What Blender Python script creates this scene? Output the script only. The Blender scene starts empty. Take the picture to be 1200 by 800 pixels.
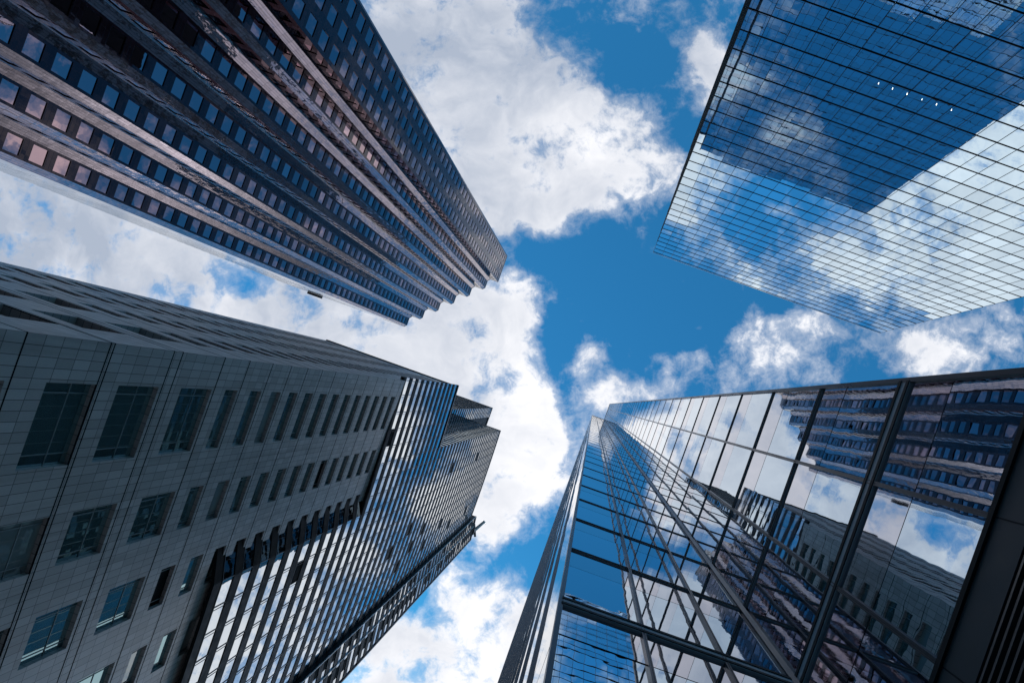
import bpy, math, random
from mathutils import Vector
random.seed(7)
S = bpy.context.scene
COL = S.collection
R = math.radians
CAMZ = 1.7                       # eye height; all heights below are given above the eye and lifted by CAMZ
TH = R(19.6); CT, ST = math.cos(TH), math.sin(TH)
F = 700.0; ZX, ZY = 695.7, 474.5  # lens: focal length and zenith point for a 1200 px wide frame


def project(p):
    """where a world point lands in the 1200x800 frame (used only to rank windows by how large they show)"""
    h = max(p[2] - CAMZ, .5)
    a, b = p[0] * F / h, p[1] * F / h
    return (a * CT - b * ST + ZX, a * ST + b * CT + ZY)


# ------------------------------------------------------------------ materials
class NT:
    def __init__(s, tree):
        s.t = tree; s.n = tree.nodes; s.l = tree.links
    def new(s, typ, **kw):
        n = s.n.new(typ)
        for k, v in kw.items():
            if k == 'op': n.operation = v
            elif hasattr(n, k): setattr(n, k, v)
        return n
    def set(s, sock, v):
        if isinstance(v, bpy.types.NodeSocket): s.l.new(v, sock)
        elif v is not None: sock.default_value = v
    def math(s, op, a, b=None, c=None, clamp=False):
        n = s.n.new('ShaderNodeMath'); n.operation = op; n.use_clamp = clamp
        s.set(n.inputs[0], a)
        if b is not None: s.set(n.inputs[1], b)
        if c is not None: s.set(n.inputs[2], c)
        return n.outputs[0]
    def vec(s, op, a, b=None):
        n = s.n.new('ShaderNodeVectorMath'); n.operation = op
        s.set(n.inputs[0], a)
        if b is not None:
            if op == 'SCALE': s.set(n.inputs['Scale'], b)
            else: s.set(n.inputs[1], b)
        return n.outputs['Value'] if op in ('LENGTH', 'DOT_PRODUCT') else n.outputs[0]
    def ramp(s, x, a, b, c=0., d=1., kind='SMOOTHSTEP'):
        n = s.n.new('ShaderNodeMapRange'); n.interpolation_type = kind; n.clamp = True
        s.set(n.inputs['Value'], x)
        for k, v in (('From Min', a), ('From Max', b), ('To Min', c), ('To Max', d)): s.set(n.inputs[k], v)
        return n.outputs[0]
    def noise(s, v, scale, detail=4, rough=.55, dist=0., dim='3D'):
        n = s.n.new('ShaderNodeTexNoise'); n.noise_dimensions = dim
        s.set(n.inputs['Vector'], v)
        n.inputs['Scale'].default_value = scale; n.inputs['Detail'].default_value = detail
        n.inputs['Roughness'].default_value = rough; n.inputs['Distortion'].default_value = dist
        return n
    def mix(s, f, a, b, blend='MIX'):
        n = s.n.new('ShaderNodeMix'); n.data_type = 'RGBA'; n.blend_type = blend
        s.set(n.inputs[0], f); s.set(n.inputs[6], a); s.set(n.inputs[7], b)
        return n.outputs[2]


def rgb(r, g, b): return (r, g, b, 1.)


def material(name):
    m = bpy.data.materials.new(name); m.use_nodes = True
    t = NT(m.node_tree); b = m.node_tree.nodes['Principled BSDF']
    return m, t, b


def plain(name, col, rough=.5, metal=0., var=.15, scale=.8, spec=.5):
    m, t, b = material(name)
    g = t.new('ShaderNodeNewGeometry')
    n = t.noise(g.outputs['Position'], scale, 5, .6)
    c = t.mix(n.outputs[0], rgb(*[x * (1 - var) for x in col]), rgb(*[x * (1 + var) for x in col]))
    t.set(b.inputs['Base Color'], c)
    t.set(b.inputs['Roughness'], t.ramp(n.outputs[0], .3, .7, rough * .8, min(1, rough * 1.2), 'LINEAR'))
    b.inputs['Metallic'].default_value = metal
    b.inputs['Specular IOR Level'].default_value = spec
    return m


def glass(name, tint, wave=.003, scale=(.8, .8, .45), rough=.005, tilt=.25, dark=0.):
    """coated facade glass: a tinted mirror whose panes each bend a little differently"""
    m, t, b = material(name)
    g = t.new('ShaderNodeNewGeometry')
    ri = g.outputs['Random Per Island']
    off = t.new('ShaderNodeCombineXYZ')
    t.set(off.inputs[0], t.math('MULTIPLY', ri, 37.)); t.set(off.inputs[1], t.math('MULTIPLY', ri, 91.)); t.set(off.inputs[2], t.math('MULTIPLY', ri, 53.))
    p = t.vec('ADD', t.vec('MULTIPLY', g.outputs['Position'], scale), off.outputs[0])
    n = t.noise(p, 1., 2.5, .5)
    bmp = t.new('ShaderNodeBump'); bmp.inputs['Strength'].default_value = 1.; bmp.inputs['Distance'].default_value = wave
    t.set(bmp.inputs['Height'], n.outputs[0])
    t.set(b.inputs['Normal'], bmp.outputs[0])
    k = t.ramp(ri, 0, 1, 1 - tilt, 1., 'LINEAR')
    cm = t.vec('SCALE', tint[:3], k)
    t.set(b.inputs['Base Color'], cm)
    b.inputs['Metallic'].default_value = 1. - dark
    b.inputs['Roughness'].default_value = rough
    return m


def stone(name, col, w, h, joint=.02, jcol=.25, rough=.55, var=.12, bump=.002, spec=.4, ior=None, slab=.0, wave=0., metal=0., ripple=0.):
    """stone cladding in slabs: metric UVs drive the slab joints"""
    m, t, b = material(name)
    uv = t.new('ShaderNodeUVMap'); uv.uv_map = 'UVMap'
    br = t.new('ShaderNodeTexBrick'); br.offset = 0.; br.squash = 1.
    t.set(br.inputs['Vector'], uv.outputs[0])
    br.inputs['Scale'].default_value = 1.
    br.inputs['Mortar Size'].default_value = joint; br.inputs['Mortar Smooth'].default_value = .1
    br.inputs['Brick Width'].default_value = w; br.inputs['Row Height'].default_value = h
    br.inputs['Color1'].default_value = rgb(*[x * (1 - var) for x in col]); br.inputs['Color2'].default_value = rgb(*[x * (1 + var) for x in col])
    br.inputs['Mortar'].default_value = rgb(*[x * jcol for x in col])
    g = t.new('ShaderNodeNewGeometry')
    n = t.noise(g.outputs['Position'], 9., 6, .65)
    n2 = t.noise(g.outputs['Position'], .12, 4, .6)
    c = t.mix(.35, br.outputs[0], t.mix(n.outputs[0], rgb(.25, .25, .25), rgb(.75, .75, .75)), 'OVERLAY')
    c = t.mix(t.ramp(n2.outputs[0], .3, .75, 0, .35), c, t.vec('SCALE', br.outputs[0], .7))
    if not metal:
        n5 = t.noise(t.vec('MULTIPLY', g.outputs['Position'], (.9, .9, .035)), 1., 5, .6)
        c = t.mix(t.ramp(n5.outputs[0], .46, .74, 0, .55), c, t.vec('MULTIPLY', c, (.58, .57, .56)))
    t.set(b.inputs['Base Color'], c)
    b.inputs['Roughness'].default_value = rough; b.inputs['Metallic'].default_value = metal
    b.inputs['Specular IOR Level'].default_value = spec
    if ior: b.inputs['IOR'].default_value = ior; b.inputs['Specular Tint'].default_value = rgb(.92, .78, 1.)
    hgt = t.math('ADD', t.math('MULTIPLY', br.outputs['Fac'], -1.), t.math('MULTIPLY', n.outputs[0], .15))
    bmp = t.new('ShaderNodeBump'); bmp.inputs['Strength'].default_value = .6; bmp.inputs['Distance'].default_value = bump
    t.set(bmp.inputs['Height'], hgt)
    nrm = bmp.outputs[0]
    if ripple:
        n4 = t.noise(t.vec('MULTIPLY', g.outputs['Position'], (.9, .9, .5)), 1., 2, .5)
        b2 = t.new('ShaderNodeBump'); b2.inputs['Strength'].default_value = 1.; b2.inputs['Distance'].default_value = ripple
        t.set(b2.inputs['Height'], n4.outputs[0]); t.set(b2.inputs['Normal'], nrm); nrm = b2.outputs[0]
    if wave:
        # every polished slab sits at a very slightly different angle
        sp = t.new('ShaderNodeSeparateXYZ'); t.set(sp.inputs[0], uv.outputs[0])
        cb = t.new('ShaderNodeCombineXYZ')
        t.set(cb.inputs[0], t.math('FLOOR', t.math('DIVIDE', sp.outputs[0], w))); t.set(cb.inputs[1], t.math('FLOOR', t.math('DIVIDE', sp.outputs[1], h)))
        wn = t.new('ShaderNodeTexWhiteNoise'); wn.noise_dimensions = '3D'; t.set(wn.inputs['Vector'], t.vec('ADD', cb.outputs[0], g.outputs['True Normal']))
        d = t.vec('SCALE', t.vec('SUBTRACT', wn.outputs['Color'], (.5, .5, .5)), wave)
        nrm = t.vec('NORMALIZE', t.vec('ADD', nrm, d))
    t.set(b.inputs['Normal'], nrm)
    return m


M = {}
M['granite'] = stone('polished_granite', (.034, .017, .023), 1.25, .673, .012, .3, .05, .3, .001, .5, 1.42, wave=.012, ripple=.006)
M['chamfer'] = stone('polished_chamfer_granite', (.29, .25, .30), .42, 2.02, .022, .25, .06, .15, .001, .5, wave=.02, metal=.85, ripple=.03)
M['granite_win'] = glass('bronze_mirror_glass', (.48, .335, .37), .004, (.5, .5, .35), tilt=.4)
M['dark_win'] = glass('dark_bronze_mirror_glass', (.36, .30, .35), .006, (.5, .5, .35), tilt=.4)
M['wing_glass'] = glass('pale_mirror_glass', (.62, .68, .74), .006, (.25, .25, .05))
M['grey_stone'] = stone('flamed_grey_granite', (.47, .41, .41), .74, 1.32, .024, .16, .34, .17, .002, .9)
M['teal_win'] = glass('teal_window_glass', (.30, .50, .54), .001, (.5, .5, .4), tilt=.5, dark=.22)
M['ribbon'] = glass('silver_ribbon_glass', (.66, .72, .76), .0045, (.7, .6, .45), tilt=.22)
M['blue_glass'] = glass('blue_mirror_glass', (.62, .775, .87), .003, (.35, .35, .5), tilt=.2)
M['clear_glass'] = glass('silver_blue_glass', (.60, .69, .76), .0018, (.8, .8, 1.1), tilt=.10)
M['spandrel'] = glass('spandrel_glass', (.64, .64, .68), .0013, (.8, .8, 1.0), rough=.02, tilt=.10)
M['blind_win'] = glass('window_with_lowered_blind', (.40, .46, .47), .001, (.5, .5, .4), tilt=.4, dark=.55)
M['side_glass'] = glass('smoked_side_glass', (.07, .11, .125), .001, (.4, .4, .4), tilt=.3)
M['black'] = plain('black_anodised_metal', (.006, .0065, .008), .55, .0, spec=.2)
M['dark_metal'] = plain('charcoal_metal', (.055, .058, .066), .32, .6)
M['grey_metal'] = plain('grey_anodised_metal', (.24, .25, .285), .42, .15)
M['pale_metal'] = plain('pale_aluminium', (.55, .57, .60), .4, .6)
M['void'] = plain('unlit_opening', (.004, .004, .005), .8, 0, spec=.1)
M['roofing'] = plain('roof_membrane', (.12, .12, .12), .9)
M['louvre'] = plain('louvre_metal', (.020, .021, .025), .45, .2)
M['panel'] = plain('dark_metal_panel', (.036, .037, .042), .45, .2, .45, 2.2)
M['paving'] = stone('grey_paving', (.30, .29, .28), .9, .6, .012, .5, .8)
M['asphalt'] = plain('asphalt', (.05, .05, .052), .9)
M['ground'] = plain('city_ground', (.16, .16, .155), .95)
M['teal_frame'] = plain('grey_green_window_frame', (.20, .25, .27), .4, .2)
M['crane'] = plain('crane_paint', (.42, .50, .58), .45)
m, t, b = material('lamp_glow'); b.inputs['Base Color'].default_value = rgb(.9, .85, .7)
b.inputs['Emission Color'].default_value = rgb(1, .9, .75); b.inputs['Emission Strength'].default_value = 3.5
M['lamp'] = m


# ------------------------------------------------------------------ mesh helpers
class MB:
    def __init__(s): s.v = []; s.f = []; s.uv = []
    def face(s, pts, uv=None):
        i = len(s.v); s.v += [tuple(p) for p in pts]
        s.f.append(tuple(range(i, i + len(pts)))); s.uv.append(uv or [(0, 0)] * len(pts))
    def add(s, o):
        i = len(s.v); s.v += o.v; s.f += [tuple(k + i for k in f) for f in o.f]; s.uv += o.uv
    def bar(s, a, b, n, w, d0, d1, caps=True):
        """box along a->b, w wide across, from d0 to d1 along the outward normal n"""
        a, b, n = Vector(a), Vector(b), Vector(n).normalized()
        side = (b - a).normalized().cross(n) * (w / 2)
        q = [a - side + n * d0, a + side + n * d0, a + side + n * d1, a - side + n * d1]
        r = [p + (b - a) for p in q]
        L = (b - a).length
        for k in range(4):
            j = (k + 1) % 4
            s.face([q[k], q[j], r[j], r[k]], [(0, 0), (w, 0), (w, L), (0, L)])
        if caps: s.face(q[::-1]); s.face(r)
    def box(s, x0, x1, y0, y1, z0, z1):
        s.bar((x0, (y0 + y1) / 2, (z0 + z1) / 2), (x1, (y0 + y1) / 2, (z0 + z1) / 2), (0, 0, 1), y1 - y0, -(z1 - z0) / 2, (z1 - z0) / 2)
    def tube(s, a, b, r0, r1=None, n=10):
        a, b = Vector(a), Vector(b); r1 = r0 if r1 is None else r1
        d = (b - a).normalized(); u = d.orthogonal().normalized(); v = d.cross(u)
        A = [a + (u * math.cos(k * 2 * math.pi / n) + v * math.sin(k * 2 * math.pi / n)) * r0 for k in range(n)]
        B = [b + (u * math.cos(k * 2 * math.pi / n) + v * math.sin(k * 2 * math.pi / n)) * r1 for k in range(n)]
        for k in range(n): j = (k + 1) % n; s.face([A[k], A[j], B[j], B[k]])
        s.face(A[::-1]); s.face(B)
    def build(s, name, mat, parent=None, kind=None):
        me = bpy.data.meshes.new(name); me.from_pydata(s.v, [], s.f)
        uvl = me.uv_layers.new(name='UVMap')
        flat = [c for f in s.uv for p in f for c in p]
        uvl.data.foreach_set('uv', flat)
        me.materials.append(M[mat]); me.validate()
        o = bpy.data.objects.new(name, me); COL.objects.link(o)
        if parent is not None:
            o.parent = parent
            base = parent.matrix_world_loc if hasattr(parent, 'matrix_world_loc') else None
        if kind: o['kind'] = kind
        return o


def thing(name, label, cat):
    o = bpy.data.objects.new(name, None); COL.objects.link(o)
    o['label'] = label; o['category'] = cat
    return o


def P(O, U, u, h, N=None, d=0.):
    """point u metres along a facade, h metres above the eye, d metres out of it"""
    p = Vector((O[0] + U[0] * u, O[1] + U[1] * u, h + CAMZ))
    return p + Vector((N[0], N[1], 0)) * d if N is not None else p


def quad(mb, O, U, N, u0, u1, h0, h1, d=0., tilt=0.):
    pts = [P(O, U, u0, h0, N, d), P(O, U, u1, h0, N, d), P(O, U, u1, h1, N, d), P(O, U, u0, h1, N, d)]
    if tilt:
        a, b = random.gauss(0, tilt), random.gauss(0, tilt)
        n = Vector((N[0], N[1], 0)); w, h = u1 - u0, h1 - h0
        for k, (s, t_) in enumerate(((-.5, -.5), (.5, -.5), (.5, .5), (-.5, .5))): pts[k] = pts[k] + n * (a * s * w + b * t_ * h)
    uv = [(u0, h0), (u1, h0), (u1, h1), (u0, h1)]
    if U[0] * N[1] - U[1] * N[0] > 0: pts, uv = pts[::-1], uv[::-1]     # keep the face looking outward
    mb.face(pts, uv)


def frame2(a, b):
    """facade from plan point a to b: origin, direction, length; outward normal is on the right of a->b seen from above"""
    d = Vector((b[0] - a[0], b[1] - a[1])); L = d.length; U = d / L
    return a, (U.x, U.y), L


def holed(mb, O, U, N, u0, u1, h0, h1, holes, depth):
    """a wall sheet with window openings and their reveals"""
    us = sorted({u0, u1} | {x for q in holes for x in q[:2]})
    hs = sorted({h0, h1} | {x for q in holes for x in q[2:]})
    H = set()
    iu = {x: k for k, x in enumerate(us)}; ih = {x: k for k, x in enumerate(hs)}
    for a, b_, c, d in holes:
        for i in range(iu[a], iu[b_]):
            for j in range(ih[c], ih[d]): H.add((i, j))
    for j in range(len(hs) - 1):
        i = 0
        while i < len(us) - 1:
            if (i, j) in H: i += 1; continue
            k = i
            while k < len(us) - 1 and (k, j) not in H: k += 1
            quad(mb, O, U, N, us[i], us[k], hs[j], hs[j + 1]); i = k
    for a, b_, c, d in holes:
        for (p, q) in (((a, c), (b_, c)), ((b_, c), (b_, d)), ((b_, d), (a, d)), ((a, d), (a, c))):
            pts = [P(O, U, p[0], p[1]), P(O, U, q[0], q[1]), P(O, U, q[0], q[1], N, -depth), P(O, U, p[0], p[1], N, -depth)]
            L = abs(p[0] - q[0]) + abs(p[1] - q[1])
            mb.face(pts, [(0, .1), (L, .1), (L, .1 + depth), (0, .1 + depth)])


def area_seen(mb):
    """rough size in the frame of a pane"""
    q = [project(p) for p in mb.v[:4]]
    cx, cy = sum(p[0] for p in q) / 4, sum(p[1] for p in q) / 4
    a = abs(sum(q[k][0] * q[(k + 1) % 4][1] - q[(k + 1) % 4][0] * q[k][1] for k in range(4))) / 2
    inside = -30 < cx < 1230 and -30 < cy < 830
    return a if inside else a * 1e-6


def windows(parent, items, name, mat, frame_mat=None, n=100, seen=lambda mb: True):
    """items: (pane MB, frame MB or None, material or None). The n that show largest are parts, the rest one mesh per material."""
    items = sorted(items, key=lambda q: -area_seen(q[0]) * (1 if seen(q[0]) else 1e-6))
    for pm, fm, mt in items[:n]:
        o = pm.build(name, mt or mat, parent)
        for f_ in (fm if isinstance(fm, list) else [fm] if fm else []): f_.build('window_frame' if f_ is fm else 'window_bar', frame_mat, o)
    rest = {}; fr = MB()
    for pm, fm, mt in items[n:]:
        rest.setdefault(mt or mat, MB()).add(pm)
        for f_ in (fm if isinstance(fm, list) else [fm] if fm else []): fr.add(f_)
    for mt, mb in rest.items(): mb.build(name, mt, parent, 'stuff')
    if fr.f: fr.build('window_frame', frame_mat, parent, 'stuff')


def prism(mb, pts, h0, h1, skip=(), roof=True):
    """plain closed walls round a plan outline given counter-clockwise seen from above"""
    n = len(pts)
    for k in range(n):
        if k in skip: continue
        a, b_ = pts[k], pts[(k + 1) % n]
        L = math.hypot(b_[0] - a[0], b_[1] - a[1])
        mb.face([(a[0], a[1], h0 + CAMZ), (b_[0], b_[1], h0 + CAMZ), (b_[0], b_[1], h1 + CAMZ), (a[0], a[1], h1 + CAMZ)], [(0, h0), (L, h0), (L, h1), (0, h1)])


def flat(mb, pts, h):
    mb.face([(x, y, h + CAMZ) for x, y in pts], [(x, y) for x, y in pts])


G = -CAMZ   # ground level in heights above the eye

# ================================================================== tower 1: stepped red granite tower
T1 = thing('granite_tower', 'stepped dark red granite tower with sawtooth corner and bronze windows', 'skyscraper')
H1 = 275.; ST1 = H1 / 68
edges = []          # (a, b, window columns)
A = (-60.6, -51.2); B = (-60.6, -38.6)
edges.append(((-60.85, -51.75), A, []))
edges.append((A, B, [(.75, 3.35), (5.0, 7.6), (9.25, 11.85)]))
x, y = B
edges.append((B, (-64.35, -38.6), [(.9, 2.9)]))
prev = (-64.35, -38.6)
for k in range(6):
    bx, by = -65.3 - 5.65 * k, -34.1 + 5.66 * k
    a_ = (bx, by - 3.4); b_ = (bx, by); c_ = (bx - .95, by + 1.); d_ = (bx - 4.7, by + 1.) if k < 5 else (-104.5, by + 1.)
    edges.append((prev, a_, []))
    edges.append((a_, b_, [(.42, 2.98)]))
    edges.append((b_, c_, []))
    edges.append((c_, d_, [(.85, 2.85)] if k < 5 else []))
    prev = d_
END1 = prev
wall = MB(); cham = MB(); items = []; coping = MB()
for a, b_, cols in edges:
    O, U, L = frame2(a, b_); N = (U[1], -U[0])
    holes = []
    for (u0, u1) in cols:
        for s in range(68):
            h0 = s * ST1 + G + .95 + 2.7; holes.append((u0, u1, h0, h0 + 2.45))
    holes = [q for q in holes if q[3] < H1 - 1]
    holed(cham if (1 < L < 2 and abs(U[0]) > .3 and abs(U[1]) > .3) else wall, O, U, N, 0, L, G, H1, holes, .16)
    for q in holes:
        pm = MB(); quad(pm, O, U, N, q[0] - .01, q[1] + .01, q[2] - .01, q[3] + .01, -.12, .0022)
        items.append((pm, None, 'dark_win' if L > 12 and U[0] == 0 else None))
    e = .25 if L > 2 else 0
    coping.bar(P(O, U, -.02, H1 + .35), P(O, U, L + .02, H1 + .35), (N[0], N[1], 0), .7, -.5, .06)
back1 = [(-60.85, -51.75), (-112, -88), (-160, -88), (-160, -45), (-104.5, -45), END1]
for k in range(len(back1) - 1):
    prism(wall, [back1[k + 1], back1[k]], G, H1, skip=(1,))
wall.build('granite_wall', 'granite', T1)
cham.build('chamfer_cladding', 'chamfer', T1)
coping.build('roof_coping', 'granite', T1)
rf = MB(); flat(rf, [e[0] for e in edges] + [END1] + back1[::-1][1:-1], H1 - .4); rf.build('roof', 'roofing', T1)
windows(T1, items, 'window', 'granite_win', seen=lambda mb: True)
# far wing with pale glass
wing = MB(); items = []
O, U, L = frame2((-104.6, -4.85), (-146, -4.85)); N = (0, 1)
bars = MB()
for s in range(66):
    h0 = G + s * 4.1
    for k in range(8):
        pm = MB(); quad(pm, O, U, N, k * L / 8 + .05, (k + 1) * L / 8 - .05, h0 + .25, h0 + 3.95, 0, .001); items.append((pm, None, None))
wing.box(-146, -104.6, -44.9, -4.95, 0, G + 66 * 4.1 + CAMZ)
for s in range(66):
    bars.bar((-104.6, -4.85, G + s * 4.1 + CAMZ), (-146, -4.85, G + s * 4.1 + CAMZ), (0, 1, 0), .40, -.08, .012)
bars.build('reflection_streak', 'dark_metal', T1, 'stuff')  # added dark bars, standing in for streaks reflected in the wing glass
wo = wing.build('wing_wall', 'grey_metal', T1)
windows(T1, items, 'wing_window', 'wing_glass', n=60)
rb = MB(); rb.box(-138.5, -132.5, -4.95, -4.0, H1 - 6 + CAMZ, H1 - 3.5 + CAMZ); rb.build('roof_beam', 'black', T1)

# ================================================================== tower 2: mirror curtain-wall tower (upper right)
T2 = thing('mirror_tower', 'blue mirror glass tower with a fine dark grid reflecting clouds', 'skyscraper')
D2 = 46.9; H2 = D2 * F / 191.8; ST2 = 3.73; N2 = int(H2 / ST2)
X0, X1 = 1.40, 70.2
O, U, N = (X0, -D2), (1, 0), (0, 1)
NB = 26; BW = (X1 - X0) / NB
items = []
top = H2
levels = [top - .9 - k * ST2 for k in range(N2 + 1)]
levels = [l for l in levels if l > 2]
for k, l in enumerate(levels):
    lo = levels[k + 1] if k + 1 < len(levels) else G
    for j in range(NB):
        pm = MB(); quad(pm, O, U, N, j * BW + .03, (j + 1) * BW - .03, lo + .06, l - .06, 0, .0026)
        items.append((pm, None, None))
for j in range(NB):
    pm = MB(); quad(pm, O, U, N, j * BW + .03, (j + 1) * BW - .03, top - .85, top - .05, 0, .0011); items.append((pm, None, None))
windows(T2, items, 'glass_pane', 'blue_glass')
for k, l in enumerate(levels):
    b_ = MB(); b_.bar(P(O, U, 0, l), P(O, U, NB * BW, l), (0, 1, 0), .13, -.1, .05)
    b_.bar(P(O, U, 0, l - .02), P(O, U, NB * BW, l - .02), (0, 1, 0), .05, .0505, .08)
    b_.build('transom', 'black', T2)
for j in range(NB + 1):
    b_ = MB(); b_.bar(P(O, U, j * BW, G), P(O, U, j * BW, top), (0, 1, 0), .07, -.1, .02); b_.build('mullion', 'black', T2)
# narrow side wall that shows as a dark strip, with its own ribs, then the hidden walls and roof
sd = MB(); DEEP = 30.
O2, U2, N_ = (X0, -D2 - .02), (0, -1), (-1, 0)
quad(sd, O2, U2, N_, 0, DEEP, G, top); sd.face([(X1, -D2 - .02, 0), (X1, -D2 - DEEP, 0), (X1, -D2 - DEEP, top + CAMZ), (X1, -D2 - .02, top + CAMZ)])
sd.face([(X0, -D2 - DEEP, 0), (X1, -D2 - DEEP, 0), (X1, -D2 - DEEP, top + CAMZ), (X0, -D2 - DEEP, top + CAMZ)])
quad(sd, O, U, N, 0, NB * BW, G, top, -.12)
sd.build('side_wall', 'black', T2)
for k in range(8):
    b_ = MB(); b_.bar((X0, -D2 - 1 - k * 4.1, 0), (X0, -D2 - 1 - k * 4.1, top + CAMZ - 9 + (k % 2) * 4), (-1, 0, 0), .3, 0, .12); b_.build('side_rib', 'black', T2)
rf = MB(); flat(rf, [(X0, -D2), (X0, -D2 - DEEP), (X1, -D2 - DEEP), (X1, -D2)], top - .3); rf.build('roof', 'roofing', T2)
cp = MB(); cp.bar(P(O, U, 0, top), P(O, U, NB * BW, top), (0, 1, 0), .12, -.3, .04); cp.build('roof_coping', 'pale_metal', T2)
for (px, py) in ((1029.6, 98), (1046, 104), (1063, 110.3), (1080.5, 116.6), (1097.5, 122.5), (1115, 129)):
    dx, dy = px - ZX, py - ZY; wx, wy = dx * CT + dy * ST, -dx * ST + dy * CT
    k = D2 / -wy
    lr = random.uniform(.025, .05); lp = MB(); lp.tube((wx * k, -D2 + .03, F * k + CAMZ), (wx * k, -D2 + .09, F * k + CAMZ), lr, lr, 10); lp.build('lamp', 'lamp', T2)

# ================================================================== tower 3: grey stone corner block under a curved ribbon-glass tower (lower left)
T3 = thing('ribbon_tower', 'grey stone corner block with punched windows under a curved striped glass tower', 'skyscraper')
XS = -34.5; YR = 7.5
def gx(y): return -33.6 - 1.3 * ((55 - y) / 48) ** 2
sw = MB(); items = []
# --- east face, stone
O, U, N = (XS, YR), (0, 1), (1, 0)
cols = [(10.7, 16.9), (20.9, 25.3), (29.4, 33.7), (38.0, 42.3), (46.5, 50.8)]
rows_big = [(25.8, 30.0), (32.6, 36.6), (39.4, 43.4), (45.4, 49.6), (52.3, 56.5)]
rows_small = [(58.6, 60.6), (62.9, 64.95)] + [(66.95 + 3.97 * k, 68.98 + 3.97 * k) for k in range(11)]
rows_low = [(3.5, 8.0), (10.4, 15.0), (18.5, 22.8)]
def stone_face(O, U, N, ub, h0, h1, cols, rows, depth=.45):
    holes = [(c0, c1, r0, r1) for c0, c1 in cols for r0, r1 in rows]
    holed(sw, O, U, N, ub[0], ub[1], h0, h1, holes, depth)
    for q in holes:
        big = q[3] - q[2] > 3
        pm = MB(); quad(pm, O, U, N, q[0] - .02, q[1] + .02, q[2] - .02, q[3] + .02, -depth + .06, .003)
        fm = MB(); fl = []
        nn = (N[0], N[1], 0)
        w, hh = q[1] - q[0], q[3] - q[2]
        for uu in ((.13, .86) if big else (.12, .88)):
            ft = fm if big else MB()
            ft.bar(P(O, U, q[0] + w * uu, q[2]), P(O, U, q[0] + w * uu, q[3]), nn, .07, -depth + .07, -depth + .105)
            if not big: fl.append(ft)
        if big:
            fm.bar(P(O, U, q[0], q[2] + hh * .58), P(O, U, q[1], q[2] + hh * .58), nn, .07, -depth + .07, -depth + .11)
        dk = random.random() * (.06 if depth > .9 else 1.)
        items.append((pm, fm if big else fl, 'void' if (dk < .05) else 'blind_win' if dk > .84 else None))
rr = rows_low + rows_big + rows_small
yc = [(a - YR, b_ - YR) for a, b_ in cols]
stone_face(O, U, N, (0, 32. - YR), 69.25, 111., [c for c in yc if c[1] < 18] + [(29.4 - YR, 32. - YR)], [r for r in rr if r[0] > 69.25 and r[1] < 111])
stone_face(O, U, N, (0, 62 - YR), G, 69.25, yc, [r for r in rr if r[1] < 69.25])
# the window rows that the glass return cuts: a third column squeezed against it
# --- north face, stone, seen at a very low angle
XW = -71.
O, U, N = (XW, YR), (1, 0), (0, -1)
xc = [(XS - XW - 4.0 - 4.3 - 8.45 * k, XS - XW - 4.0 - 8.45 * k) for k in range(4)]
rows_up = [(66.95 + 3.97 * k, 68.98 + 3.97 * k) for k in range(11, 21)]
stone_face(O, U, N, (0, XS - XW), G, 154.8, xc, rr + rows_up, 1.0)
sw.build('stone_wall', 'grey_stone', T3)
def not_hidden(mb): return True
windows(T3, items, 'window', 'teal_win', 'teal_frame')
# dark shadow-gap courses in the stone at each floor
gaps = [r[1] + .35 for r in rr if r[1] < 110] + [33.0 - 1.9, 44.4 - 1.0, 51.0]
for h in sorted(set(round(x, 2) for x in gaps)):
    y1 = 32. if h > 69.25 else 62.
    c = MB(); c.bar((XS, YR - .02, h + CAMZ), (XS, y1, h + CAMZ), (1, 0, 0), .10, -.06, .012); c.bar((XW, YR, h + CAMZ), (XS + .012, YR, h + CAMZ), (0, -1, 0), .08, -.06, .012)
    c.build('shadow_gap', 'void', T3)
# --- curved ribbon glass
nodes = [6.9 + k * 3.4 for k in range(5)] + [23.9 + k * 3.2667 for k in range(3)] + [33.7 + k * 3.375 for k in range(10)]
FL = 3.9
def strip_pane(a, b_, h0, h1, tilt=.0022):
    O, U, L = frame2(a, b_); N = (U[1], -U[0]); pm = MB()
    quad(pm, O, U, N, .03, L - .03, h0, h1, 0, tilt); return pm
def pane_frame(a, b_, h0, h1):
    O, U, L = frame2(a, b_); N = (U[1], -U[0]); f = MB()
    f.bar(P(O, U, 0, h0), P(O, U, 0, h1), (N[0], N[1], 0), .10, -.05, .07)
    g_ = MB(); g_.bar(P(O, U, .42, h0), P(O, U, .42, h1), (N[0], N[1], 0), .05, -.05, .04)
    return [f, g_]
items = []
flo = []
h = 67.85
while h < 256: flo.append(h); h += FL
def pts_between(y0, y1): return [(gx(q), q) for q in nodes if y0 - .01 <= q <= y1 + .01]
blk = MB()
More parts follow.
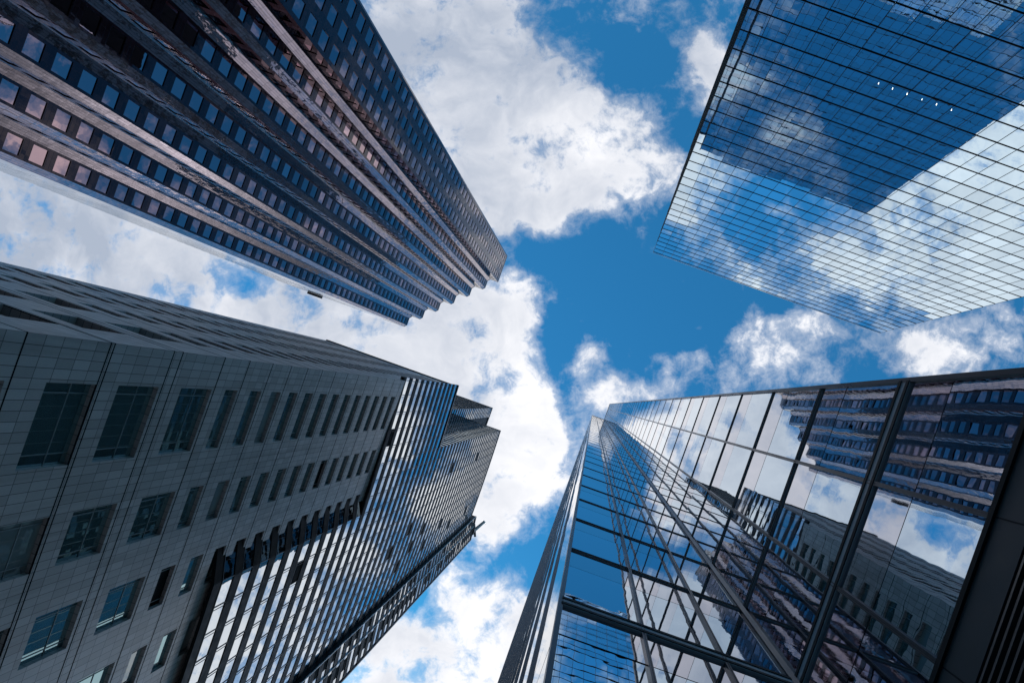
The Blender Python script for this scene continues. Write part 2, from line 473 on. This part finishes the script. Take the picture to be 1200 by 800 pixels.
for h in flo:
    y0 = 33.7 if h < 110.5 else (6.9 if h < 152 else 23.9)
    line = pts_between(y0, 64.1)
    if h < 110.5: line = [(XS - .35, 29.6)] + line
    for k in range(len(line) - 1):
        b_, a = line[k], line[k + 1]       # run north so the outward side is east
        mt = None
        if random.random() < .012: mt = 'void'
        items.append((strip_pane(b_, a, h + 1.6, h + FL - .02) if False else strip_pane(line[k], line[k + 1], h + 1.6, h + FL - .02), pane_frame(line[k], line[k + 1], h + 1.6, h + FL), mt))
    bd = MB()
    for k in range(len(line) - 1):
        O, U, L = frame2(line[k], line[k + 1]); N = (U[1], -U[0])
        bd.bar(P(O, U, -.01, h + .80), P(O, U, L + .01, h + .80), (N[0], N[1], 0), 1.62, -.3, .085)
    bd.build('spandrel_band', 'black', T3)
    ln = MB()
    for k in range(len(line) - 1):
        O, U, L = frame2(line[k], line[k + 1]); N = (U[1], -U[0])
        ln.bar(P(O, U, -.01, h + 1.63), P(O, U, L + .01, h + 1.63), (N[0], N[1], 0), .06, -.1, .105)
    ln.build('sill_line', 'grey_metal', T3)
# block faces set back above the low roof
def straight_ribbons(a, b_, h0, h1, nb, dark=False):
    h = 67.85 + FL * math.ceil((h0 - 67.85) / FL)
    O, U, L = frame2(a, b_); N = (U[1], -U[0])
    while h < h1 - .5:
        tp = min(h + FL - .02, h1 - .3)
        for k in range(nb):
            p = (O[0] + U[0] * L * k / nb, O[1] + U[1] * L * k / nb); q = (O[0] + U[0] * L * (k + 1) / nb, O[1] + U[1] * L * (k + 1) / nb)
            items.append((strip_pane(p, q, h + 1.6, tp), pane_frame(p, q, h + 1.6, tp), 'teal_win' if dark else None))
        bd = MB(); bd.bar(P(O, U, 0, h + .80), P(O, U, L, h + .80), (N[0], N[1], 0), 1.62, -.3, .085); bd.build('setback_band', 'black', T3)
        h += FL
X2 = -48.6; H3 = 257.; H2b = 307.
straight_ribbons((X2, 23.9), (gx(23.9), 23.9), 152, H3, 5, True)
straight_ribbons((X2, 18.9), (X2, 23.85), 152, H2b, 2)
straight_ribbons((XW, 18.9), (X2, 18.9), 152, H2b, 8, True)
# end bay that stands proud at the south corner
BY0, BY1 = 64.2, 75.; bxa, bxb = -32.8, -31.6
O, U, L = frame2((bxa, BY0), (bxb, BY1)); N = (U[1], -U[0])
HB = 266.
for h in flo + [flo[-1] + FL, flo[-1] + 2 * FL]:
    if h > HB - 3: continue
    for k in range(4):
        p = (O[0] + U[0] * L * k / 4, O[1] + U[1] * L * k / 4); q = (O[0] + U[0] * L * (k + 1) / 4, O[1] + U[1] * L * (k + 1) / 4)
        items.append((strip_pane(p, q, h + 1.9, h + FL - .05), None, 'void' if (k == 0 or k == 2) and random.random() < .6 else None))
h = 67.85 - FL * 17
while h < HB - 1:
    bd = MB(); bd.bar(P(O, U, 0, h + .9), P(O, U, L, h + .9), (N[0], N[1], 0), 1.9, -.3, .10); bd.build('bay_band', 'black', T3); h += FL
for k, (uu, wd) in enumerate(((.1, .12), (4.4, .12), (L - .1, .35))):
    f = MB(); f.bar(P(O, U, uu, G), P(O, U, uu, HB + .3), (N[0], N[1], 0), wd, -.3, .28); f.build('corner_fin', 'pale_metal' if k < 2 else 'dark_metal', T3)
for k in range(46):
    h = 67.85 + k * FL + 3.8
    if h > HB: break
    f = MB(); f.bar(P(O, U, .18, h), P(O, U, 4.3, h), (N[0], N[1], 0), .06, .105, .16); f.build('fin_rail', 'grey_metal', T3)
endw = MB()
prism(endw, [(bxa, BY0), (bxa - 1.2, BY0)][::-1], G, HB, skip=(1,))
prism(endw, [(bxb, BY1), (-71., BY1)], G, HB, skip=(1,))
# backing behind all the glass, hidden walls
line = pts_between(33.7, 64.1)
for k in range(len(line) - 1):
    p, q = line[k], line[k + 1]
    endw.face([(p[0] - .3, p[1], 69.3 + CAMZ), (q[0] - .3, q[1], 69.3 + CAMZ), (q[0] - .3, q[1], H3 + CAMZ), (p[0] - .3, p[1], H3 + CAMZ)])
line = pts_between(6.9, 33.7)
for k in range(len(line) - 1):
    p, q = line[k], line[k + 1]; tp = 154.9 if k < 5 else H3
    endw.face([(p[0] - .3, p[1], 111.2 + CAMZ), (q[0] - .3, q[1], 111.2 + CAMZ), (q[0] - .3, q[1], tp + CAMZ), (p[0] - .3, p[1], tp + CAMZ)])
endw.face([(bxa - .3, BY0, CAMZ), (bxb - .3, BY1, CAMZ), (bxb - .3, BY1, HB + CAMZ), (bxa - .3, BY0, HB + CAMZ)])
endw.face([(X2, 24.2, 152 + CAMZ), (gx(23.9) - .3, 24.2, 152 + CAMZ), (gx(23.9) - .3, 24.2, H3 + CAMZ), (X2, 24.2, H3 + CAMZ)])
endw.face([(X2 - .3, 18.9, 152 + CAMZ), (X2 - .3, 60, 152 + CAMZ), (X2 - .3, 60, H2b + CAMZ), (X2 - .3, 18.9, H2b + CAMZ)])
endw.face([(XW, 19.2, 152 + CAMZ), (X2, 19.2, 152 + CAMZ), (X2, 19.2, H2b + CAMZ), (XW, 19.2, H2b + CAMZ)])
endw.face([(XW, YR, 0), (XW, 18.9, 0), (XW, 18.9, 154.8 + CAMZ), (XW, YR, 154.8 + CAMZ)])
endw.face([(XW, 18.9, 0), (XW, BY1, 0), (XW, BY1, H2b + CAMZ), (XW, 18.9, H2b + CAMZ)])
endw.face([(XS - .9, 29.7, CAMZ + 69.3), (gx(33.7) - .4, 33.8, CAMZ + 69.3), (gx(33.7) - .4, 33.8, CAMZ + 111), (XS - .9, 29.7, CAMZ + 111)])
endw.build('backing_wall', 'black', T3)
windows(T3, items, 'ribbon_window', 'ribbon', 'dark_metal')
# soffits under the overhanging glass, parapet caps, roofs
so = MB()
line = pts_between(6.9, 33.7)
for k in range(len(line) - 1):
    p, q = line[k], line[k + 1]
    so.face([(p[0] + .12, p[1], 111.05 + CAMZ), (q[0] + .12, q[1], 111.05 + CAMZ), (XS - 1, q[1], 111.05 + CAMZ), (XS - 1, p[1], 111.05 + CAMZ)])
so.build('soffit', 'panel', T3)
so = MB(); line = [(XS - .35, 29.6)] + pts_between(33.7, 64.1)
for k in range(len(line) - 1):
    p, q = line[k], line[k + 1]
    so.face([(p[0] + .12, p[1], 69.3 + CAMZ), (q[0] + .12, q[1], 69.3 + CAMZ), (XS - 1, q[1], 69.3 + CAMZ), (XS - 1, p[1], 69.3 + CAMZ)])
so.build('soffit', 'panel', T3)
# north side of the upper glass block, flush with the stone, and its cap
def cap_curve(y0, y1, h, wd, d):
    c = MB(); line = pts_between(y0, y1)
    for k in range(len(line) - 1):
        O, U, L = frame2(line[k], line[k + 1])
        c.bar((line[k][0], line[k][1], h + CAMZ), (line[k + 1][0], line[k + 1][1], h + CAMZ), (U[1], -U[0], 0), wd, -.5, d)
    c.build('roof_coping', 'dark_metal', T3)
def cap(a, b_, n, wd, d0, d1):
    c = MB(); c.bar(a, b_, n, wd, d0, d1); c.build('roof_coping', 'dark_metal', T3)
cap_curve(6.9, 23.9, 155.2, .7, .2); cap_curve(23.9, 64.1, H3 + .2, .6, .2)
cap((XW, 7.3, 155.2 + CAMZ), (gx(6.9) + .2, 7.3, 155.2 + CAMZ), (0, -1, 0), .7, -.4, .1)
cap((X2, 23.9, H3 + .2 + CAMZ), (gx(23.9) + .2, 23.9, H3 + .2 + CAMZ), (0, -1, 0), .6, -.5, .2)
cap((X2, 18.9, H2b + .2 + CAMZ), (X2, 60, H2b + .2 + CAMZ), (1, 0, 0), .8, -.5, .2)
cap((XW, 18.9, H2b + .2 + CAMZ), (X2 + .2, 18.9, H2b + .2 + CAMZ), (0, -1, 0), .8, -.5, .2)
cap(P(O, U, 0, HB), P(O, U, L, HB), (N[0], N[1], 0), .8, -.6, .3)
for pts_, h_ in (([(XW, YR), (XS, YR)] + pts_between(6.9, 23.9)[1:] + [(XW, 23.9)], 154.8), ([(X2, 23.9)] + pts_between(23.9, 64.1) + [(X2, 64.1)], H3),
                 ([(XW, 18.9), (X2, 18.9), (X2, BY1), (XW, BY1)], H2b), ([(bxa - 3, BY0), (bxa, BY0), (bxb, BY1), (bxb - 6, BY1)], HB)):
    rf = MB(); flat(rf, pts_, h_); rf.build('roof', 'roofing', T3)

# roof crane for window cleaning on that tower
K = thing('roof_crane', 'small grey window cleaning crane on the striped glass tower roof', 'crane')
c = MB(); c.box(-33.4, -31.3, 70.2, 72.6, HB + CAMZ + .4, HB + CAMZ + 3.2); c.build('machine_house', 'dark_metal', K)
c = MB(); c.tube((-32.2, 71.4, HB + CAMZ + 3.2), (-32.1, 71.4, HB + CAMZ + 5.2), .55, .5, 14); c.build('mast', 'crane', K)
c = MB(); c.tube((-32.2, 72., HB + CAMZ + 5.4), (-29.0, 66.5, HB + CAMZ + 6.2), .8, .6, 14); c.build('boom', 'crane', K)
c = MB(); c.tube((-30.2, 66.5, HB + CAMZ + 6.2), (-28.2, 67.4, HB + CAMZ + 6.2), .12, .12, 8); c.build('spreader_bar', 'pale_metal', K)
c = MB(); c.tube((-32.9, 68.5, HB + CAMZ + 3.8), (-30.6, 73.9, HB + CAMZ + 4.0), .5, .5, 12); c.build('counterweight', 'dark_metal', K)

# ================================================================== tower 4: glass tower whose inner corner rises beside the camera (lower right)
T4 = thing('glass_tower', 'near glass tower with heavy dark frames and an inward corner', 'skyscraper')
H4 = 200.; ST4 = 3.8; YF = 3.4; XF = 4.98; XC = .593; YE = -2.225
bars = [10.35 + ST4 * k for k in range(60) if 10.35 + ST4 * k < H4 - 2]
items = []
def curtain(O, U, N, us, base, tilt=.0016, mat=None, spn='spandrel', store=items):
    lv = [base] + bars + [H4 - .15]
    for k in range(len(lv) - 1):
        lo, hi = lv[k], lv[k + 1]
        split = hi - 1.38
        for j in range(len(us) - 1):
            for (p, q, mt) in ((lo, split - .012, mat), (split + .012, hi, spn)):
                if q - p < .2: continue
                pm = MB(); quad(pm, O, U, N, us[j] + .02, us[j + 1] - .02, p, q, 0, tilt); store.append((pm, None, mt))
BASE = 7.1
O1, U1, N1 = (XC, YF), (1, 0), (0, -1)
us1 = [0, 1.507, 3.007, XF - XC]
curtain(O1, U1, N1, us1, G + 3.2)
OF, UF, NF = (XF, YF), (0, -1), (-1, 0)
us2 = [0, 1.87, 3.75, YF - YE]
curtain(OF, UF, NF, us2, BASE)
windows(T4, items, 'glass_panel', 'clear_glass', n=100)
items = []
# long side wall, seen edge-on, and street front seen only in reflections
O3, U3, N3 = (XC, YF), (0, 1), (-1, 0)
us3 = [k * 1.8 for k in range(36)]
curtain(O3, U3, N3, us3, G + 3.2, mat='side_glass', spn='side_glass', store=items)
windows(T4, items, 'side_panel', 'clear_glass', n=40)
items = []
O5, U5, N5 = (XF, YE), (1, 0), (0, -1)
us5 = [k * 1.98 for k in range(31)]
curtain(O5, U5, N5, us5, G + 3.2, store=items)
windows(T4, items, 'front_panel', 'clear_glass', n=0)
def transoms(O, U, N, L, name, each=True):
    nn = (N[0], N[1], 0); allb = MB()
    for k, l in enumerate(bars):
        pr = max(.010, min(.045, .45 / l)); tb = MB(); w = .40 if k == 0 else .14
        tb.bar(P(O, U, .02, l), P(O, U, L - .02, l), nn, w, -.05, pr)
        tb2 = MB(); tb2.bar(P(O, U, .02, l + w * .32), P(O, U, L - .02, l + w * .32), nn, w * .22, pr + .0005, pr * 1.35 + .001); tb2.bar(P(O, U, .02, l - w * .32), P(O, U, L - .02, l - w * .32), nn, w * .22, pr + .0005, pr * 1.35 + .001)
        if each:
            o = tb.build(name, 'grey_metal', T4); tb2.build('edge_trim', 'black', o)
        else: allb.add(tb)
    if not each: allb.build(name, 'dark_metal', T4, 'stuff')
transoms(O1, U1, N1, XF - XC, 'transom')
transoms(OF, UF, NF, YF - YE, 'transom')
transoms(O5, U5, N5, us5[-1], 'front_transom', False)
def mullion(O, U, N, u, name='mullion', w=.072, d=.05, base=BASE, mat='dark_metal'):
    nn = (N[0], N[1], 0); mb = MB()
    mb.bar(P(O, U, u - w * .36, base), P(O, U, u - w * .36, H4), nn, w * .3, -.04, d); mb.bar(P(O, U, u + w * .36, base), P(O, U, u + w * .36, H4), nn, w * .3, -.04, d)
    mb.bar(P(O, U, u, base), P(O, U, u, H4), nn, w * .42, -.04, d * .8)
    return mb.build(name, mat, T4)
for u in us1[1:-1]: mullion(O1, U1, N1, u, base=G)
for u in us2[1:-1]: mullion(OF, UF, NF, u)
c = MB(); c.bar((XF - .05, YF - .05, 0), (XF - .05, YF - .05, H4 + CAMZ), (-.7, -.7, 0), .10, -.05, .05); c.build('corner_post', 'dark_metal', T4)
c = MB(); c.box(XC - .03, XC + .05, YF - .045, YF + .06, 0, H4 + CAMZ); c.build('corner_post', 'dark_metal', T4)
c = MB(); c.box(XF - .05, XF + .06, YE - .035, YE + .05, 0, H4 + CAMZ); c.build('corner_post', 'dark_metal', T4)
fm = MB()
for u in us3[1:]: mullion(O3, U3, N3, u, 'side_mullion', .08, .05, G, 'dark_metal')
for u in us5[1:]: mullion(O5, U5, N5, u, 'front_mullion', .06, .03, G)
bw = MB()
quad(bw, O1, U1, N1, -.0, XF - XC, G, H4, -.08); quad(bw, OF, UF, NF, 0, YF - YE, BASE, H4, -.08)
quad(bw, O3, U3, N3, 0, us3[-1], G, H4, -.08); quad(bw, O5, U5, N5, 0, us5[-1], G, H4, -.08)
ex = XF + us5[-1]; ey = YF + us3[-1]
bw.face([(ex, YE, 0), (ex, ey, 0), (ex, ey, H4 + CAMZ), (ex, YE, H4 + CAMZ)]); bw.face([(XC, ey, 0), (ex, ey, 0), (ex, ey, H4 + CAMZ), (XC, ey, H4 + CAMZ)])
bw.build('core_wall', 'black', T4)
rf = MB(); flat(rf, [(XC, YF), (XF, YF), (XF, YE), (ex, YE), (ex, ey), (XC, ey)], H4 - .1); rf.build('roof', 'roofing', T4)
cp = MB(); cp.bar(P(O1, U1, 0, H4), P(O1, U1, XF - XC, H4), (0, -1, 0), .3, -.3, .08); cp.bar(P(OF, UF, 0, H4), P(OF, UF, YF - YE, H4), (-1, 0, 0), .3, -.3, .08); cp.build('roof_coping', 'dark_metal', T4)
# dark panel and louvres under the glass beside the camera
pn = MB(); pn.bar(P(OF, UF, .0, BASE - .30), P(OF, UF, YF - YE, BASE - .30), (-1, 0, 0), .58, -.1, .05)
o = pn.build('base_panel', 'panel', T4)
jt = MB()
for u in (1.87, 3.75): jt.bar(P(OF, UF, u, BASE - .59), P(OF, UF, u, BASE - .02), (-1, 0, 0), .02, .051, .055)
jt.build('panel_joint', 'black', o)
tr = MB(); tr.bar(P(OF, UF, 0, BASE + .02), P(OF, UF, YF - YE, BASE + .02), (-1, 0, 0), .09, -.02, .09); tr.build('base_trim', 'black', T4)
k = 0; h = BASE - .66
while h > -1.0:
    lv = MB(); lv.bar(P(OF, UF, .05, h), P(OF, UF, YF - YE - .05, h), (-1, 0, .25), .05, -.08, .05); lv.build('louvre_blade', 'louvre', T4); h -= .115
lb = MB(); quad(lb, OF, UF, NF, 0, YF - YE, G, BASE - .6, -.12); lb.build('louvre_backing', 'void', T4)

# ================================================================== ground
g = MB(); g.face([(-3000, -3000, 0), (3000, -3000, 0), (3000, 3000, 0), (-3000, 3000, 0)], [(-3000, -3000), (3000, -3000), (3000, 3000), (-3000, 3000)])
g.build('ground', 'ground', None, 'structure')
g = MB(); g.face([(-200, -40, .004), (200, -40, .004), (200, -22, .004), (-200, -22, .004)]); g.build('road', 'asphalt', None, 'structure')
g = MB(); g.box(-28, .4, -20, 80, -.1, .13); g.box(.45, 66, -20, -2.4, -.1, .128); g.build('pavement', 'paving', None, 'structure')

# ================================================================== sky
SUN = Vector((-.30, .62, .78)).normalized()
W = bpy.data.worlds.new('World'); S.world = W; W.use_nodes = True
w = NT(W.node_tree); w.n.clear()
out = w.new('ShaderNodeOutputWorld')
sky = w.new('ShaderNodeTexSky'); sky.sky_type = 'NISHITA'; sky.sun_disc = False
sky.sun_elevation = math.asin(SUN.z); sky.sun_rotation = math.atan2(SUN.x, SUN.y)
sky.air_density = 1.0; sky.dust_density = .3; sky.ozone_density = 3.0; sky.altitude = 300
tc = w.new('ShaderNodeTexCoord')
sp = w.new('ShaderNodeSeparateXYZ'); w.set(sp.inputs[0], tc.outputs['Generated'])
z = w.math('MAXIMUM', sp.outputs[2], .12)
qx = w.math('DIVIDE', sp.outputs[0], z); qy = w.math('DIVIDE', sp.outputs[1], z)
# flat cloud-layer coordinates, turned to the compass of the streets; units are 1/100 of the focal length
a = w.math('MULTIPLY_ADD', qx, CT * 7, w.math('MULTIPLY_ADD', qy, -ST * 7, ZX / 100))
b = w.math('MULTIPLY_ADD', qx, ST * 7, w.math('MULTIPLY_ADD', qy, CT * 7, ZY / 100))
cv = w.new('ShaderNodeCombineXYZ'); w.set(cv.inputs[0], a); w.set(cv.inputs[1], b)
q = cv.outputs[0]
# warp
wn = w.noise(q, 1.3, 3, .55)
q2 = w.vec('ADD', q, w.vec('SCALE', w.vec('SUBTRACT', wn.outputs['Color'], (.5, .5, .5)), .55))
CLOUDS = [  # centre x, y, radius x, radius y, amount  (cloud banks +, gaps of blue -)
    (4.9, .4, 2.2, 2.4, 1.), (5.5, 1.6, 1.7, 1.6, 1.), (6.5, 1.75, 1.5, 1.1, 1.), (7.35, 1.75, .9, .8, .8), (6.85, 2.4, .7, .55, .6), (6.2, 2.45, .6, .45, .4), (6.1, .55, .8, .7, .45), (7.25, .22, .3, .25, .55), (7.85, 1.9, .35, .4, .4),
    (8.45, .85, .65, .65, .85), (8.05, .62, .35, .25, .4),
    (1.0, 2.9, 3.8, 1.9, 1.), (4.2, 4.1, 2.4, 1.4, 1.), (5.4, 4.7, 1.6, 1.5, 1.), (5.85, 3.75, .9, .75, .7), (6.25, 3.45, .3, .25, .4), (5.6, 5.8, 1.2, 1.5, .9), (6.15, 5.1, 1.0, 1.0, .7),
    (6.0, 3.05, .16, .5, .45), (7.0, 4.2, .35, .28, .55), (7.3, 4.6, .55, .38, .75), (7.0, 4.75, .35, .4, .4), (8.05, 4.2, .3, .14, .35), (8.2, 3.75, .16, .16, .35),
    (8.9, 4.2, .9, .45, .48), (8.8, 3.7, .5, .35, .36), (9.4, 4.25, .8, .4, .36), (9.5, 3.75, .45, .4, .38), (10.3, 4.1, 1.1, .35, .42), (11.3, 3.85, 1.2, .35, .55), (11.1, 4.25, .6, .25, .45), (10.6, 3.95, .5, .3, .3),
    (5.3, 7.7, 1.6, 1.2, .95), (6.1, 7.1, .7, .55, .6), (5.4, 6.9, .5, .4, .3), (4.5, 7.6, .8, .8, .55), (9.4, 9.2, 2.5, 2.2, 1.1), (7.7, 6.6, .6, .9, .9), (7.5, 6.1, .45, .5, .6), (8.8, 6.3, .6, 1.2, .85), (8.2, 7.9, .8, .7, .8), (7.12, 7.1, .5, .3, .6), (11.5, 10.5, 3, 3, 1.),
    (-3., -1., 6, 5, .8), (-2, 9, 5, 4, .7), (14.8, 8.6, 2.2, 1.4, .7), (13.9, 6.6, 1.2, .8, .85), (13.2, 4.7, 1.9, 1.3, -.5), (12.2, 2.4, 1.4, 1.2, -.55), (7.6, 5.6, .6, .6, .8), (15, 1, 3, 3, .5), (10.5, 1.0, 1.5, 1.5, -.85), (9.25, 1.55, .55, .35, .85), (11.3, .15, .35, .25, .8), (4.5, -5., 4.5, 3, .8), (11, -5, 4, 3, .6), (7, 13., 5, 3.5, .8),
    (7.3, .65, .9, .65, -.7), (6.4, .15, .4, .35, -.5), (7.95, 1.2, .45, .9, -.45), (7.3, 3.3, 1.5, 1.2, -.9), (8.6, 3.0, 1.4, .8, -.6), (6.35, 2.95, .5, .4, -.5), (6.45, 4.1, .35, .8, -.55), (6.65, 4.7, .3, .6, -.45),
    (7.7, 4.2, .5, .4, -.4), (9.75, 4.0, .5, .35, -.3), (10.3, 4.4, .8, .2, -.35),
    (6.2, 6.6, .55, .55, -.85), (5.55, 6.65, .6, .35, -.7), (4.9, 7.05, .55, .4, -.5), (4.7, 7.6, .3, .3, -.3), (2.9, 3.3, .4, .3, -.55), (3.5, 3.6, .4, .3, -.6), (8.2, 6.2, .2, .7, -.4), (7.25, 7.6, .5, .35, -.6), (8.85, 7.5, .3, .25, -.5),
]
acc = None
for cx, cy, rx, ry, am in CLOUDS:
    d = w.vec('LENGTH', w.vec('MULTIPLY', w.vec('SUBTRACT', q2, (cx, cy, 0)), (1 / rx, 1 / ry, 0)))
    v = w.ramp(d, 1.15, 0., 0., am)
    acc = v if acc is None else w.math('ADD', acc, v)
acc = w.math('MINIMUM', w.math('MAXIMUM', acc, -.6), 1.05)
n1 = w.noise(q2, 1.5, 14, .62, .1)
n3 = w.noise(w.vec('ADD', q, (11., 3., 9.)), 4.2, 10, .66, .35)
n2 = w.noise(w.vec('ADD', q2, (31., 7., 3.)), .85, 9, .56, .3)
body = w.math('ADD', acc, w.math('MULTIPLY', w.math('SUBTRACT', n1.outputs[0], .5), 2.9))
body = w.math('ADD', body, w.math('MULTIPLY', w.math('SUBTRACT', n3.outputs[0], .5), 1.6))
dens = w.math('MAXIMUM', w.ramp(body, .14, .98), w.ramp(body, -.2, .9, 0., .55))
thick = w.ramp(body, .55, 1.45)
# light grey undersides inside the banks, bright rims, a slow drift of brightness
lit = w.math('ADD', w.math('MULTIPLY', w.math('SUBTRACT', n2.outputs[0], .5), 2.0), w.ramp(b, 0., 6.0, .18, .86, 'LINEAR'))
lit = w.math('ADD', lit, w.math('MULTIPLY', w.math('SUBTRACT', n3.outputs[0], .5), .35))
lit = w.math('ADD', lit, w.ramp(a, 0., 7., -.50, .20, 'LINEAR'))
lit = w.math('SUBTRACT', lit, w.math('MULTIPLY', thick, .16), clamp=True)
ccol = w.mix(lit, rgb(.40, .46, .57), rgb(.96, .96, .99))
bg1 = w.new('ShaderNodeBackground'); w.set(bg1.inputs[0], w.mix(1., sky.outputs[0], rgb(.17, .80, .97), 'MULTIPLY')); bg1.inputs[1].default_value = .15
bg2 = w.new('ShaderNodeBackground'); w.set(bg2.inputs[0], ccol); bg2.inputs[1].default_value = .85
mx = w.new('ShaderNodeMixShader'); w.set(mx.inputs[0], dens); w.l.new(bg1.outputs[0], mx.inputs[1]); w.l.new(bg2.outputs[0], mx.inputs[2])
w.l.new(mx.outputs[0], out.inputs[0])

sl = bpy.data.lights.new('sun', 'SUN'); sl.energy = 2.0; sl.angle = R(.6); sl.color = (1., .965, .92)
so_ = bpy.data.objects.new('sun', sl); COL.objects.link(so_)
so_.rotation_euler = SUN.to_track_quat('Z', 'Y').to_euler()

# ================================================================== camera: straight up, rising-front style shift
cam = bpy.data.cameras.new('camera'); co = bpy.data.objects.new('camera', cam); COL.objects.link(co)
cam.sensor_fit = 'HORIZONTAL'; cam.sensor_width = 36.; cam.lens = 36. * F / 1200
cam.shift_x = -(ZX - 600) / 1200; cam.shift_y = (ZY - 400) / 1200
cam.clip_start = .05; cam.clip_end = 6000
from mathutils import Matrix
right = Vector((CT, -ST, 0)); up = Vector((-ST, -CT, 0)); back = Vector((0, 0, -1))
mtx = Matrix((right, up, back)).transposed().to_4x4(); mtx.translation = (0, 0, CAMZ)
co.matrix_world = mtx
S.camera = co

S.view_settings.view_transform = 'Standard'; S.view_settings.look = 'None'; S.view_settings.gamma = 1; S.view_settings.exposure = .36
S.cycles.max_bounces = 8; S.cycles.glossy_bounces = 6; S.cycles.diffuse_bounces = 3
S.cycles.use_denoising = True
S.cycles.sample_clamp_indirect = 8
